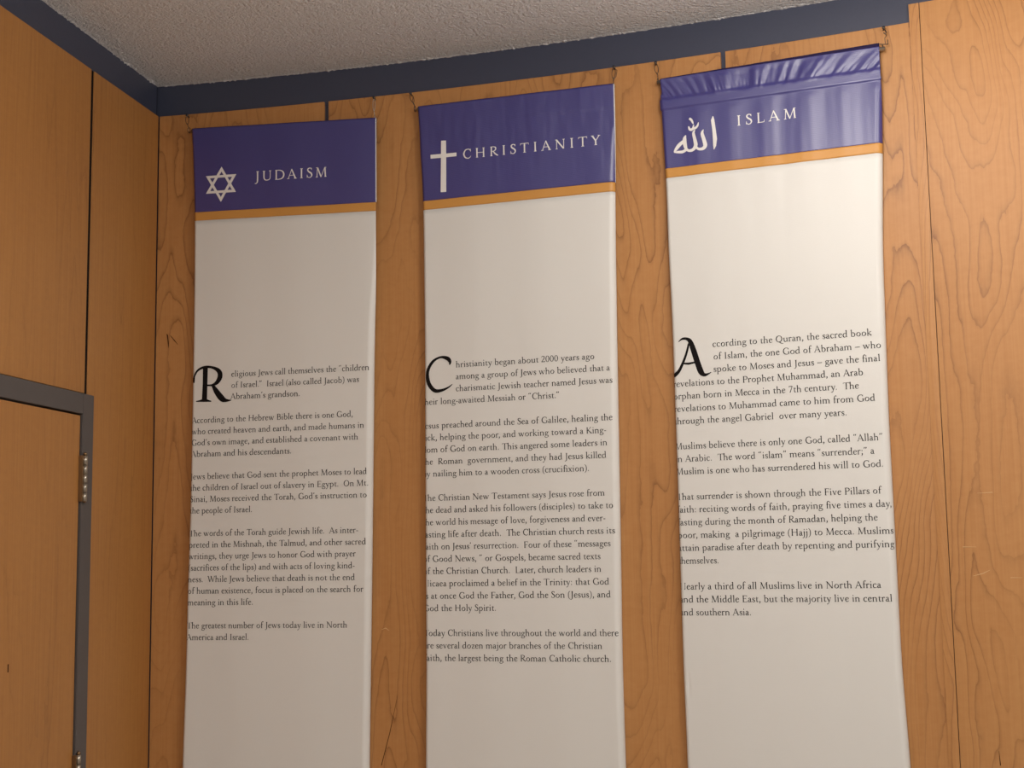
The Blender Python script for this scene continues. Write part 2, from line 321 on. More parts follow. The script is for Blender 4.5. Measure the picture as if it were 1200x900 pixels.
G = {
 'a': (404, [('C', [(78, 300, 60), (115, 375, 36), (190, 396, 34), (262, 350, 58), (275, 260, 72), (275, 90, 70), (305, 24, 52), (385, 30, 20)]), ('C', [(270, 245, 26), (150, 212, 38), (75, 150, 66), (75, 70, 70), (140, 14, 52), (205, 28, 34), (272, 86, 24)])]),
 'b': (513, [st(112, 10, 680), fl(112, 690), bowlR(112)]),
 'c': (409, [('C', [(350, 318, 66), (310, 382, 42), (215, 396, 36), (105, 335, 62), (72, 200, 78), (120, 60, 66), (225, 8, 46), (375, 78, 22)])]),
 'd': (512, [st(385, 40, 680), fl(385, 690), bowlL(385), ('L', [(370, 44, 50), (480, 22, 18)])]),
 'e': (416, [('L', [(80, 228, 24), (352, 256, 24)]), ('C', [(352, 246, 40), (325, 355, 56), (222, 396, 36), (112, 340, 60), (74, 200, 78), (118, 62, 66), (225, 8, 46), (385, 82, 20)])]),
 'f': (319, [('C', [(340, 628, 74), (290, 692, 42), (218, 684, 44), (158, 600, 68), (148, 450, 74), (148, 0, 74)]), ('L', [(45, 385, 26), (300, 385, 26)]), sf(148)]),
 'g': (458, [ell(212, 275, 150, 128, 66, 30), ('L', [(310, 350, 28), (380, 362, 34), (450, 358, 52)]), ('C', [(170, 165, 28), (95, 100, 38), (120, 42, 54), (250, 24, 60), (385, -20, 60), (390, -130, 50), (230, -210, 36), (70, -180, 50), (58, -90, 42), (140, 10, 26)])]),
 'h': (523, [st(112, 0, 680), fl(112, 690), arch(112, 392), sf(112), sf(392)]),
 'i': (265, [st(130, 0, 385), fl(130, 398), sf(130), dot(122, 580)]),
 'j': (250, [('C', [(140, 385, 72), (140, 60, 72), (125, -120, 62), (60, -210, 44), (-30, -225, 54)]), fl(140, 398), dot(130, 580)]),
 'k': (502, [st(112, 0, 680), fl(112, 690), ('L', [(130, 195, 24), (365, 372, 32)]), sf(370, 383, 80, 70), ('L', [(190, 230, 40), (300, 110, 74), (430, 12, 76)]), sf(112), sf(420)]),
 'l': (255, [st(128, 0, 680), fl(128, 690), sf(128)]),
 'm': (791, [st(112, 0, 385), fl(112, 398), arch(112, 386), arch(386, 660), sf(112), sf(386), sf(660)]),
 'n': (529, [st(112, 0, 385), fl(112, 398), arch(112, 396), sf(112), sf(396)]),
 'o': (513, [ell(256, 198, 206, 206, 78, 32, .25)]),
 'p': (523, [st(112, -240, 385), fl(112, 398), bowlR(112), sf(112, -238)]),
 'q': (504, [st(390, -240, 390), bowlL(390), sf(390, -238)]),
 'r': (357, [st(112, 0, 385), fl(112, 398), ('C', [(118, 300, 22), (190, 376, 40), (260, 385, 66), (325, 362, 76)]), sf(112, 12, 75, 90)]),
 's': (349, [('L', [(288, 395, 14), (284, 280, 24)]), ('C', [(284, 310, 24), (250, 380, 32), (175, 394, 36), (92, 345, 56), (105, 260, 72), (215, 180, 78), (288, 105, 62), (240, 18, 40), (140, 4, 32), (60, 60, 26), (50, 128, 22)])]),
 't': (324, [('L', [(135, 500, 14), (140, 390, 56)]), ('C', [(142, 400, 66), (142, 110, 72), (180, 22, 56), (310, 60, 18)]), ('L', [(38, 385, 28), (300, 385, 28)])]),
 'u': (512, [('C', [(112, 385, 74), (112, 140, 74), (165, 28, 58), (265, 16, 42), (392, 90, 24)]), st(392, 20, 385), fl(112, 398), fl(392, 398), ('L', [(375, 40, 44), (480, 18, 18)])]),
 'v': (477, [('L', [(85, 385, 76), (250, 0, 66)]), ('L', [(240, 0, 30), (392, 385, 30)]), sf(90, 384), sf(385, 384, 75, 60)]),
 'w': (720, [('L', [(80, 385, 74), (230, 0, 66)]), ('L', [(222, 0, 28), (355, 370, 30)]), ('L', [(330, 385, 74), (490, 0, 66)]), ('L', [(482, 0, 28), (630, 385, 30)]), sf(85, 384), sf(330, 384), sf(625, 384, 70, 60)]),
 'x': (440, [('L', [(85, 385, 72), (350, 0, 72)]), ('L', [(345, 385, 28), (85, 0, 28)]), sf(90, 384), sf(345, 384), sf(80), sf(355)]),
 'y': (457, [('L', [(80, 385, 76), (250, 10, 66)]), ('C', [(390, 385, 30), (245, 10, 36), (170, -160, 34), (95, -215, 50), (30, -200, 50)]), sf(88, 384), sf(385, 384, 75, 60)]),
 'z': (401, [('L', [(60, 372, 34), (350, 372, 34)]), ('L', [(330, 375, 56), (70, 14, 56)]), ('L', [(60, 18, 36), (355, 18, 36)]), ('L', [(352, 20, 30), (368, 110, 12)]), ('L', [(64, 372, 30), (50, 290, 12)])]),
 'A': (671, [('L', [(75, 0, 32), (325, 650, 34)]), ('L', [(310, 650, 56), (580, 0, 88)]), ('L', [(175, 225, 28), (470, 225, 28)]), sf(75, 12, 80, 90), sf(580, 12, 110, 95)]),
 'B': (593, [st(150, 0, 640, 80), ('C', [(140, 628, 26), (300, 626, 36), (430, 560, 66), (425, 420, 68), (310, 345, 34), (150, 340, 24)]), ('C', [(150, 340, 24), (340, 338, 34), (500, 260, 74), (495, 110, 76), (350, 16, 38), (140, 14, 26)]), sf(150, 12), sf(150, 628)]),
 'C': (651, [('L', [(592, 640, 14), (590, 455, 26)]), ('C', [(588, 480, 24), (540, 600, 46), (400, 640, 38), (210, 580, 66), (105, 330, 88), (200, 90, 76), (390, 10, 44), (520, 45, 34), (615, 150, 18)])]),
 'D': (765, [st(150, 0, 640, 80), ('C', [(140, 626, 26), (390, 620, 40), (600, 520, 74), (680, 320, 90), (600, 110, 76), (390, 18, 40), (140, 14, 26)]), sf(150, 12), sf(150, 628)]),
 'E': (571, [st(150, 0, 640, 80), ('L', [(140, 626, 28), (490, 626, 28)]), ('L', [(485, 638, 30), (495, 505, 12)]), ('L', [(150, 332, 26), (400, 332, 26)]), ('L', [(400, 405, 14), (400, 260, 14)]), ('L', [(140, 14, 28), (505, 14, 28)]), ('L', [(500, 4, 34), (532, 150, 12)]), sf(150, 12), sf(150, 628)]),
 'F': (523, [st(150, 0, 640, 80), ('L', [(140, 626, 28), (480, 626, 28)]), ('L', [(475, 638, 30), (487, 505, 12)]), ('L', [(150, 325, 26), (395, 325, 26)]), ('L', [(395, 400, 14), (395, 250, 14)]), sf(150, 12, 80, 110), sf(150, 628)]),
 'G': (730, [('L', [(592, 640, 14), (590, 470, 26)]), ('C', [(588, 490, 24), (540, 600, 46), (400, 640, 38), (210, 580, 66), (105, 330, 88), (200, 90, 76), (390, 10, 44), (520, 20, 40), (625, 60, 30)]), st(618, 30, 265, 80), sf(618, 262, 110, 80)]),
 'H': (764, [st(150, 0, 640, 80), st(615, 0, 640, 80), ('L', [(150, 330, 28), (615, 330, 28)]), sf(150, 12), sf(615, 12), sf(150, 628), sf(615, 628)]),
 'I': (344, [st(172, 0, 640, 80), sf(172, 12, 90, 90), sf(172, 628, 90, 90)]),
 'J': (334, [('C', [(180, 640, 80), (180, 60, 80), (150, -110, 58), (70, -180, 36), (-10, -160, 52)]), sf(180, 628, 90, 90)]),
 'K': (652, [st(150, 0, 640, 80), ('L', [(170, 300, 26), (500, 615, 36)]), ('L', [(240, 360, 50), (590, 12, 88)]), sf(150, 12), sf(150, 628), sf(500, 628, 80, 90), sf(590, 12)]),
 'L': (557, [st(150, 0, 640, 80), ('L', [(140, 14, 28), (490, 14, 28)]), ('L', [(486, 4, 34), (520, 150, 12)]), sf(150, 628, 80, 95), sf(150, 12)]),
 'M': (846, [('L', [(125, 0, 34), (165, 640, 34)]), ('L', [(165, 640, 80), (415, 0, 66)]), ('L', [(405, 0, 28), (670, 640, 30)]), ('L', [(680, 640, 80), (715, 0, 80)]), sf(120, 12), sf(715, 12), sf(150, 628, 90, 30), sf(690, 628, 30, 90)]),
 'N': (753, [('L', [(135, 0, 34), (135, 630, 34)]), ('L', [(120, 640, 80), (610, 0, 72)]), ('L', [(620, 0, 34), (620, 640, 34)]), sf(135, 12), sf(620, 628), sf(120, 628, 90, 30)]),
 'O': (754, [ell(377, 320, 315, 330, 88, 36, .2)]),
 'P': (560, [st(150, 0, 640, 80), ('C', [(140, 626, 26), (320, 626, 36), (480, 550, 70), (478, 410, 72), (360, 315, 36), (150, 312, 22)]), sf(150, 12, 85, 95), sf(150, 628)]),
 'Q': (763, [ell(377, 320, 315, 330, 88, 36, .2), ('C', [(380, 10, 60), (480, -60, 64), (610, -130, 50), (790, -170, 20)])]),
 'R': (610, [st(150, 0, 640, 80), ('C', [(140, 626, 26), (310, 626, 36), (450, 555, 68), (445, 420, 70), (330, 330, 36), (150, 322, 22)]), ('L', [(270, 325, 50), (400, 150, 84), (590, 8, 60)]), sf(150, 12), sf(150, 628), sf(560, 10, 20, 75)]),
 'S': (459, [('L', [(372, 645, 14), (370, 500, 22)]), ('C', [(368, 520, 22), (335, 605, 36), (245, 640, 40), (125, 590, 62), (115, 480, 76), (215, 375, 86), (345, 280, 86), (385, 150, 74), (320, 40, 48), (205, 6, 36), (100, 65, 28), (65, 180, 18)]), ('L', [(68, 200, 22), (60, 0, 12)])]),
 'T': (655, [st(327, 0, 640, 80), ('L', [(45, 626, 28), (610, 626, 28)]), ('L', [(55, 638, 30), (35, 505, 12)]), ('L', [(600, 638, 30), (622, 505, 12)]), sf(327, 12, 95, 95)]),
 'U': (715, [('C', [(145, 640, 80), (145, 210, 80), (215, 50, 62), (370, 10, 42), (530, 60, 40), (585, 210, 34), (585, 640, 34)]), sf(145, 628, 90, 90), sf(585, 628, 90, 80)]),
 'V': (664, [('L', [(85, 640, 84), (345, 0, 66)]), ('L', [(335, 0, 30), (580, 640, 32)]), sf(90, 628, 95, 90), sf(575, 628, 90, 80)]),
 'W': (942, [('L', [(80, 640, 84), (300, 0, 66)]), ('L', [(290, 0, 30), (480, 600, 32)]), ('L', [(420, 640, 84), (655, 0, 66)]), ('L', [(645, 0, 30), (860, 640, 32)]), sf(85, 628, 95, 90), sf(425, 628), sf(855, 628, 90, 75)]),
 'Y': (610, [('L', [(75, 635, 84), (305, 300, 76)]), ('L', [(545, 635, 32), (320, 300, 36)]), st(305, 0, 310, 80), sf(85, 628, 95, 90), sf(540, 628, 90, 75), sf(305, 12, 90, 90)]),
 '2': (465, [('C', [(62, 500, 28), (110, 600, 44), (220, 630, 46), (345, 560, 68), (345, 420, 68), (210, 210, 50), (60, 40, 44)]), ('L', [(55, 30, 60), (420, 30, 60)]), ('L', [(405, 30, 50), (430, 120, 14)])]),
 '0': (465, [ell(232, 318, 195, 328, 74, 34)]),
 '7': (465, [('L', [(60, 605, 60), (415, 605, 60)]), ('L', [(395, 610, 34), (170, -5, 74)]), ('L', [(66, 620, 40), (52, 500, 14)])]),
 '.': (240, [dot(112, 44)]), ',': (240, SEMI),
 ':': (240, [dot(112, 44), dot(112, 345)]), ';': (240, SEMI + [dot(112, 345)]),
 '\u201c': (400, [('C', [(165, 700, 24), (100, 620, 60), (95, 550, 100)]), ('C', [(325, 700, 24), (262, 620, 60), (257, 550, 100)])]),
 '\u201d': (400, [('C', [(95, 665, 100), (118, 600, 66), (55, 510, 24)]), ('C', [(257, 665, 100), (280, 600, 66), (217, 510, 24)])]),
 '\u2019': (220, [('C', [(95, 665, 100), (118, 600, 66), (55, 510, 24)])]),
 '(': (310, [('C', [(275, 690, 20), (130, 520, 50), (90, 260, 62), (130, 0, 50), (275, -180, 20)])]),
 ')': (310, [('C', [(35, 690, 20), (180, 520, 50), (220, 260, 62), (180, 0, 50), (35, -180, 20)])]),
 '-': (300, [('L', [(45, 205, 52), (255, 205, 52)])]),
 '\u2013': (500, [('L', [(15, 215, 44), (485, 215, 44)])]),
 ' ': (250, []),
}
KERN = {'Th': -60, 'To': -70, 'Ta': -70, 'Ac': -20, 'fi': -30, 'Fa': -30, 'wa': -10, 'r,': -50, 'y.': -50, 'y,': -50, 'd,': 0, 'Wh': -20, '.\u201d': -60}
def text_width(s, track=0):
    return sum(G[c][0] + track for c in s) - track + sum(KERN.get(s[i:i+2], 0) for i in range(len(s)-1))
def stroke_quads(kind, pts, bold=False):
    """centre line with widths -> two rails of points"""
    if kind in ('C', 'P') and len(pts) > 2:
        q = []
        n = len(pts)
        closed = kind == 'P'
        for i in range(n-1):
            if closed:
                p0, p1, p2, p3 = pts[(i-1) % (n-1)], pts[i], pts[i+1], pts[(i+2) % (n-1)]
            else:
                p1, p2 = pts[i], pts[i+1]
                p0 = pts[i-1] if i else tuple(2*a-b for a, b in zip(p1, p2))
                p3 = pts[i+2] if i+2 < n else tuple(2*a-b for a, b in zip(p2, p1))
            m = 2 if kind == 'P' else 4
            for k in range(m):
                t = k/m
                q.append(tuple(.5*(2*b + (c-a)*t + (2*a-5*b+4*c-d)*t*t + (3*b-a-3*c+d)*t**3) for a, b, c, d in zip(p0, p1, p2, p3)))
        q.append(pts[-1])
    else:
        q = list(pts)
    L, Rr = [], []
    for i, (x, y, w) in enumerate(q):
        w = w+12 if bold else w
        a = q[max(i-1, 0)]; b = q[min(i+1, len(q)-1)]
        if kind == 'P' and i in (0, len(q)-1): a, b = q[-2], q[1]
        dx, dy = b[0]-a[0], b[1]-a[1]
        l = math.hypot(dx, dy) or 1
        L.append((x-dy/l*w/2, y+dx/l*w/2)); Rr.append((x+dy/l*w/2, y-dx/l*w/2))
    return L, Rr

# outlines (metres, in each banner's own plane), titles, initials and text lines
BANNERS = [{'origin': (-1.7915, 4.0114),
  'yaw': -0.04351,
  'slide': -0.0115,
  'left': [(0.0139, 2.9868), (0.0262, 2.7263), (0.0281, 2.4839), (0.0281, 2.2451), (0.0271, 2.0486), (0.0252, 1.7901), (0.0197, 1.5354), (0.0179, 1.3344),
           (0.0109, 1.0617)],
  'right': [(0.6229, 2.9673), (0.6209, 2.7081), (0.6183, 2.4476), (0.6112, 2.332), (0.6082, 2.2297), (0.6011, 1.7764), (0.5932, 1.335), (0.5883, 1.059)],
  'head': {'text': 'JUDAISM', 'em': 0.0466, 'u': 0.2312, 'h': 2.7996, 'slope': -0.0208, 'track': 154.7},
  'cap': [('L', [(0.0721, 2.2285, 0.01624), (0.0722, 2.1774, 0.01568), (0.0713, 2.1303, 0.01682)]),
          ('L', [(0.0439, 2.1252, 0.0028), (0.0557, 2.126, 0.00504), (0.0711, 2.1283, 0.0112), (0.0838, 2.1254, 0.00616), (0.094, 2.1234, 0.0028)]),
          ('C',
           [(0.0357, 2.1822, 0.00392), (0.0343, 2.189, 0.00754), (0.0373, 2.2052, 0.0058), (0.0491, 2.2217, 0.00672), (0.0701, 2.2294, 0.00784),
            (0.0955, 2.2271, 0.00784), (0.1168, 2.2151, 0.014), (0.1214, 2.1981, 0.01624), (0.112, 2.1808, 0.01288), (0.0967, 2.1731, 0.00672),
            (0.0785, 2.1729, 0.00504)]),
          ('C', [(0.0973, 2.1731, 0.0084), (0.1113, 2.1516, 0.0168), (0.1291, 2.1305, 0.01848), (0.1426, 2.1242, 0.01008), (0.1599, 2.1237, 0.00224)])],
  'paras': [[('eligious Jews call themselves the “children', 0.1578, 2.1957, 0.977), ('of Israel.”  Israel (also called Jacob) was', 0.1586, 2.1615, 0.978),
             ('Abraham’s grandson.', 0.1565, 2.1273, 0.995)],
            [('According to the Hebrew Bible there is one God,', 0.0305, 2.0589, 0.981),
             ('who created heaven and earth, and made humans in', 0.0305, 2.0247, 0.996),
             ('God’s own image, and established a covenant with', 0.0305, 1.9905, 0.988), ('Abraham and his descendants.', 0.0305, 1.9563, 1.008)],
            [('Jews believe that God sent the prophet Moses to lead', 0.0305, 1.888, 0.985),
             ('the children of Israel out of slavery in Egypt.  On Mt.', 0.0305, 1.8538, 0.991),
             ('Sinai, Moses received the Torah, God’s instruction to', 0.0305, 1.8196, 0.988), ('the people of Israel.', 0.0305, 1.7854, 0.962)],
            [('The words of the Torah guide Jewish life.  As inter-', 0.0305, 1.717, 0.973),
             ('preted in the Mishnah, the Talmud, and other sacred', 0.0305, 1.6828, 0.995),
             ('writings, they urge Jews to honor God with prayer', 0.0305, 1.6486, 0.973),
             ('(sacrifices of the lips) and with acts of loving kind-', 0.0305, 1.6144, 0.973),
             ('ness.  While Jews believe that death is not the end', 0.0305, 1.5802, 0.987),
             ('of human existence, focus is placed on the search for', 0.0305, 1.546, 0.985), ('meaning in this life.', 0.0305, 1.5118, 0.996)],
            [('The greatest number of Jews today live in North', 0.0305, 1.4435, 0.973), ('America and Israel.', 0.0305, 1.4093, 0.975)]],
  'emblem': [[(0.1186, 2.8539), (0.1676, 2.7696), (0.1538, 2.7777), (0.1187, 2.8381)], [(0.1676, 2.7696), (0.0666, 2.7715), (0.0815, 2.7791), (0.1538, 2.7777)],
             [(0.0666, 2.7715), (0.1186, 2.8539), (0.1187, 2.8381), (0.0815, 2.7791)], [(0.0659, 2.8278), (0.1684, 2.8263), (0.1539, 2.8186), (0.08, 2.8196)],
             [(0.1684, 2.8263), (0.1175, 2.7418), (0.1172, 2.7577), (0.1539, 2.8186)],
             [(0.1175, 2.7418), (0.0659, 2.8278), (0.08, 2.8196), (0.1172, 2.7577)]]},
 {'origin': (-1.0477, 3.9739),
  'yaw': -0.12068,
  'slide': 0,
  'left': [(0.0097, 2.9879), (0.0237, 2.6951), (0.0246, 2.5655), (0.0259, 2.246), (0.0236, 1.7845), (0.0224, 1.3357), (0.0185, 1.0628)],
  'right': [(0.6175, 2.9851), (0.6106, 2.6964), (0.6055, 2.5158), (0.6016, 2.2105), (0.5983, 1.769), (0.5938, 1.3395), (0.5958, 1.0785)],
  'head': {'text': 'CHRISTIANITY', 'em': 0.0436, 'u': 0.1532, 'h': 2.8086, 'slope': -0.0029, 'track': 251.2},
  'cap': [('C',
           [(0.1044, 2.1969, 0.0026), (0.106, 2.2059, 0.00918), (0.0985, 2.2159, 0.01196), (0.0765, 2.2212, 0.00624), (0.0518, 2.2086, 0.00864),
            (0.0361, 2.1798, 0.00972), (0.0393, 2.1469, 0.01196), (0.0564, 2.1246, 0.01144), (0.0776, 2.1233, 0.00864), (0.0989, 2.1306, 0.0052),
            (0.1127, 2.1399, 0.00162)])],
  'paras': [[('hristianity began about 2000 years ago', 0.1233, 2.1884, 1.018), ('among a group of Jews who believed that a', 0.1229, 2.1535, 0.994),
             ('charismatic Jewish teacher named Jesus was', 0.1225, 2.1185, 0.999), ('their long-awaited Messiah or “Christ.”', 0.0165, 2.0835, 1.001)],
            [('Jesus preached around the Sea of Galilee, healing the', 0.0165, 2.0136, 1.013),
             ('sick, helping the poor, and working toward a King-', 0.0165, 1.9787, 1.005),
             ('dom of God on earth. This angered some leaders in', 0.0165, 1.9437, 1.006),
             ('the  Roman  government, and they had Jesus killed', 0.0165, 1.9087, 1.008),
             ('by nailing him to a wooden cross (crucifixion).', 0.0165, 1.8738, 0.998)],
            [('The Christian New Testament says Jesus rose from', 0.0165, 1.8038, 0.995),
             ('the dead and asked his followers (disciples) to take to', 0.0165, 1.7689, 0.992),
             ('the world his message of love, forgiveness and ever-', 0.0165, 1.7339, 0.979),
             ('lasting life after death.  The Christian church rests its', 0.0165, 1.6989, 1.003),
             ('faith on Jesus’ resurrection.  Four of these “messages', 0.0165, 1.664, 0.989),
             ('of Good News, ” or Gospels, became sacred texts', 0.0165, 1.629, 1.0),
             ('of the Christian Church.  Later, church leaders in', 0.0165, 1.5941, 1.003),
             ('Nicaea proclaimed a belief in the Trinity: that God', 0.0165, 1.5591, 1.007),
             ('is at once God the Father, God the Son (Jesus), and', 0.0165, 1.5241, 1.011), ('God the Holy Spirit.', 0.0165, 1.4892, 0.999)],
            [('Today Christians live throughout the world and there', 0.0165, 1.4192, 0.992),
             ('are several dozen major branches of the Christian', 0.0165, 1.3843, 0.994),
             ('faith, the largest being the Roman Catholic church.', 0.0165, 1.3493, 1.005)]],
  'emblem': [[(0.0851, 2.8714), (0.1008, 2.8705), (0.1007, 2.8308), (0.0844, 2.8313)], [(0.0844, 2.8313), (0.1007, 2.8308), (0.1006, 2.8194), (0.0841, 2.8195)],
             [(0.0841, 2.8195), (0.1006, 2.8194), (0.0997, 2.7142), (0.0819, 2.7149)], [(0.0508, 2.8319), (0.0844, 2.8313), (0.0841, 2.8195), (0.0512, 2.8199)],
             [(0.1007, 2.8308), (0.1333, 2.8302), (0.1332, 2.8191), (0.1006, 2.8194)]]},
 {'origin': (-0.3122, 3.8797),
  'yaw': -0.19594,
  'slide': 0,
  'left': [(0.0079, 2.9797), (0.015, 2.7173), (0.0178, 2.6898), (0.0178, 2.4939), (0.0227, 2.2474), (0.0241, 1.8107), (0.0242, 1.3412), (0.0269, 1.1842),
           (0.0277, 1.0841)],
  'right': [(0.6212, 2.9812), (0.6115, 2.7071), (0.599, 2.4308), (0.5962, 2.2034), (0.5936, 1.9682), (0.5943, 1.7914), (0.5954, 1.348), (0.6044, 1.1056)],
  'head': {'text': 'ISLAM', 'em': 0.0444, 'u': 0.2255, 'h': 2.8116, 'slope': 0.006, 'track': 224.4},
  'cap': [('C',
           [(0.0401, 2.2202, 0.00144), (0.0513, 2.228, 0.00576), (0.0646, 2.227, 0.00816), (0.074, 2.2184, 0.01248), (0.0828, 2.1929, 0.01536),
            (0.0925, 2.159, 0.01584), (0.1012, 2.1336, 0.01584), (0.1105, 2.1243, 0.0096), (0.1213, 2.126, 0.0048), (0.13, 2.1301, 0.00144)]),
          ('C',
           [(0.0695, 2.214, 0.00528), (0.0621, 2.1872, 0.00624), (0.0516, 2.1618, 0.0072), (0.04, 2.14, 0.00864), (0.0295, 2.1301, 0.01056),
            (0.0238, 2.1266, 0.0096)]),
          ('L', [(0.0515, 2.1594, 0.00432), (0.0672, 2.1579, 0.00624), (0.0853, 2.1605, 0.0048)])],
  'paras': [[('ccording to the Quran, the sacred book', 0.1357, 2.1993, 1.011), ('of Islam, the one God of Abraham – who', 0.1369, 2.1648, 1.007),
             ('spoke to Moses and Jesus – gave the final', 0.1357, 2.1303, 1.011), ('revelations to the Prophet Muhammad, an Arab', 0.0205, 2.0958, 1.001),
             ('orphan born in Mecca in the 7th century.  The', 0.0205, 2.0613, 1.01), ('revelations to Muhammad came to him from God', 0.0205, 2.0268, 1.01),
             ('through the angel Gabriel  over many years.', 0.0205, 1.9923, 0.996)],
            [('Muslims believe there is only one God, called “Allah”', 0.0205, 1.9232, 0.974),
             ('in Arabic.  The word “islam” means “surrender;” a', 0.0205, 1.8887, 0.992),
             ('Muslim is one who has surrendered his will to God.', 0.0205, 1.8542, 0.999)],
            [('That surrender is shown through the Five Pillars of', 0.0205, 1.7852, 0.993),
             ('faith: reciting words of faith, praying five times a day,', 0.0205, 1.7507, 0.995),
             ('fasting during the month of Ramadan, helping the', 0.0205, 1.7162, 0.991),
             ('poor, making  a pilgrimage (Hajj) to Mecca. Muslims', 0.0205, 1.6816, 1.016),
             ('attain paradise after death by repenting and purifying', 0.0205, 1.6471, 1.003), ('themselves.', 0.0205, 1.6126, 0.921)],
            [('Nearly a third of all Muslims live in North Africa', 0.0205, 1.5436, 1.014),
             ('and the Middle East, but the majority live in central', 0.0205, 1.5091, 1.01), ('and southern Asia.', 0.0205, 1.4746, 0.98)]],
  'emblem': [('L',
              [(0.1595, 2.8483, 0.00144), (0.1582, 2.8379, 0.0096), (0.1611, 2.8093, 0.0096), (0.163, 2.7821, 0.0115), (0.1614, 2.7627, 0.00816),
               (0.1591, 2.7528, 0.00144)]),
             ('C',
              [(0.1313, 2.8132, 0.00192), (0.1273, 2.8027, 0.00864), (0.132, 2.7837, 0.01008), (0.1349, 2.7674, 0.01104), (0.1283, 2.7592, 0.00912),
               (0.1161, 2.7593, 0.0072), (0.1094, 2.765, 0.00624)]),
             ('C',
              [(0.1069, 2.8153, 0.00288), (0.1025, 2.8067, 0.00768), (0.106, 2.7871, 0.0096), (0.1079, 2.7709, 0.01104), (0.1002, 2.7603, 0.00912),
               (0.0879, 2.7584, 0.0072), (0.0795, 2.7647, 0.0072)]),
             ('C', [(0.08, 2.804, 0.0025), (0.076, 2.7947, 0.0105), (0.0765, 2.7786, 0.01104), (0.0795, 2.7647, 0.00816)]),
             ('C', [(0.0741, 2.7888, 0.0085), (0.0607, 2.7789, 0.0105), (0.0505, 2.7672, 0.00864), (0.0448, 2.7595, 0.00336)]),
             ('C', [(0.0443, 2.7591, 0.0024), (0.0546, 2.7587, 0.0065), (0.0694, 2.7578, 0.0085), (0.0807, 2.7628, 0.00768)]),
             ('C', [(0.0889, 2.8283, 0.004), (0.0923, 2.8189, 0.00672), (0.1004, 2.8193, 0.0075), (0.1042, 2.8312, 0.0025)]),
             ('C', [(0.1014, 2.8192, 0.00672), (0.1096, 2.8211, 0.00672), (0.1154, 2.8272, 0.00576), (0.1181, 2.8357, 0.002)]),
             ('C', [(0.0916, 2.8511, 0.006), (0.0974, 2.8459, 0.00672), (0.1015, 2.837, 0.0048), (0.1026, 2.8331, 0.00192)])]}]

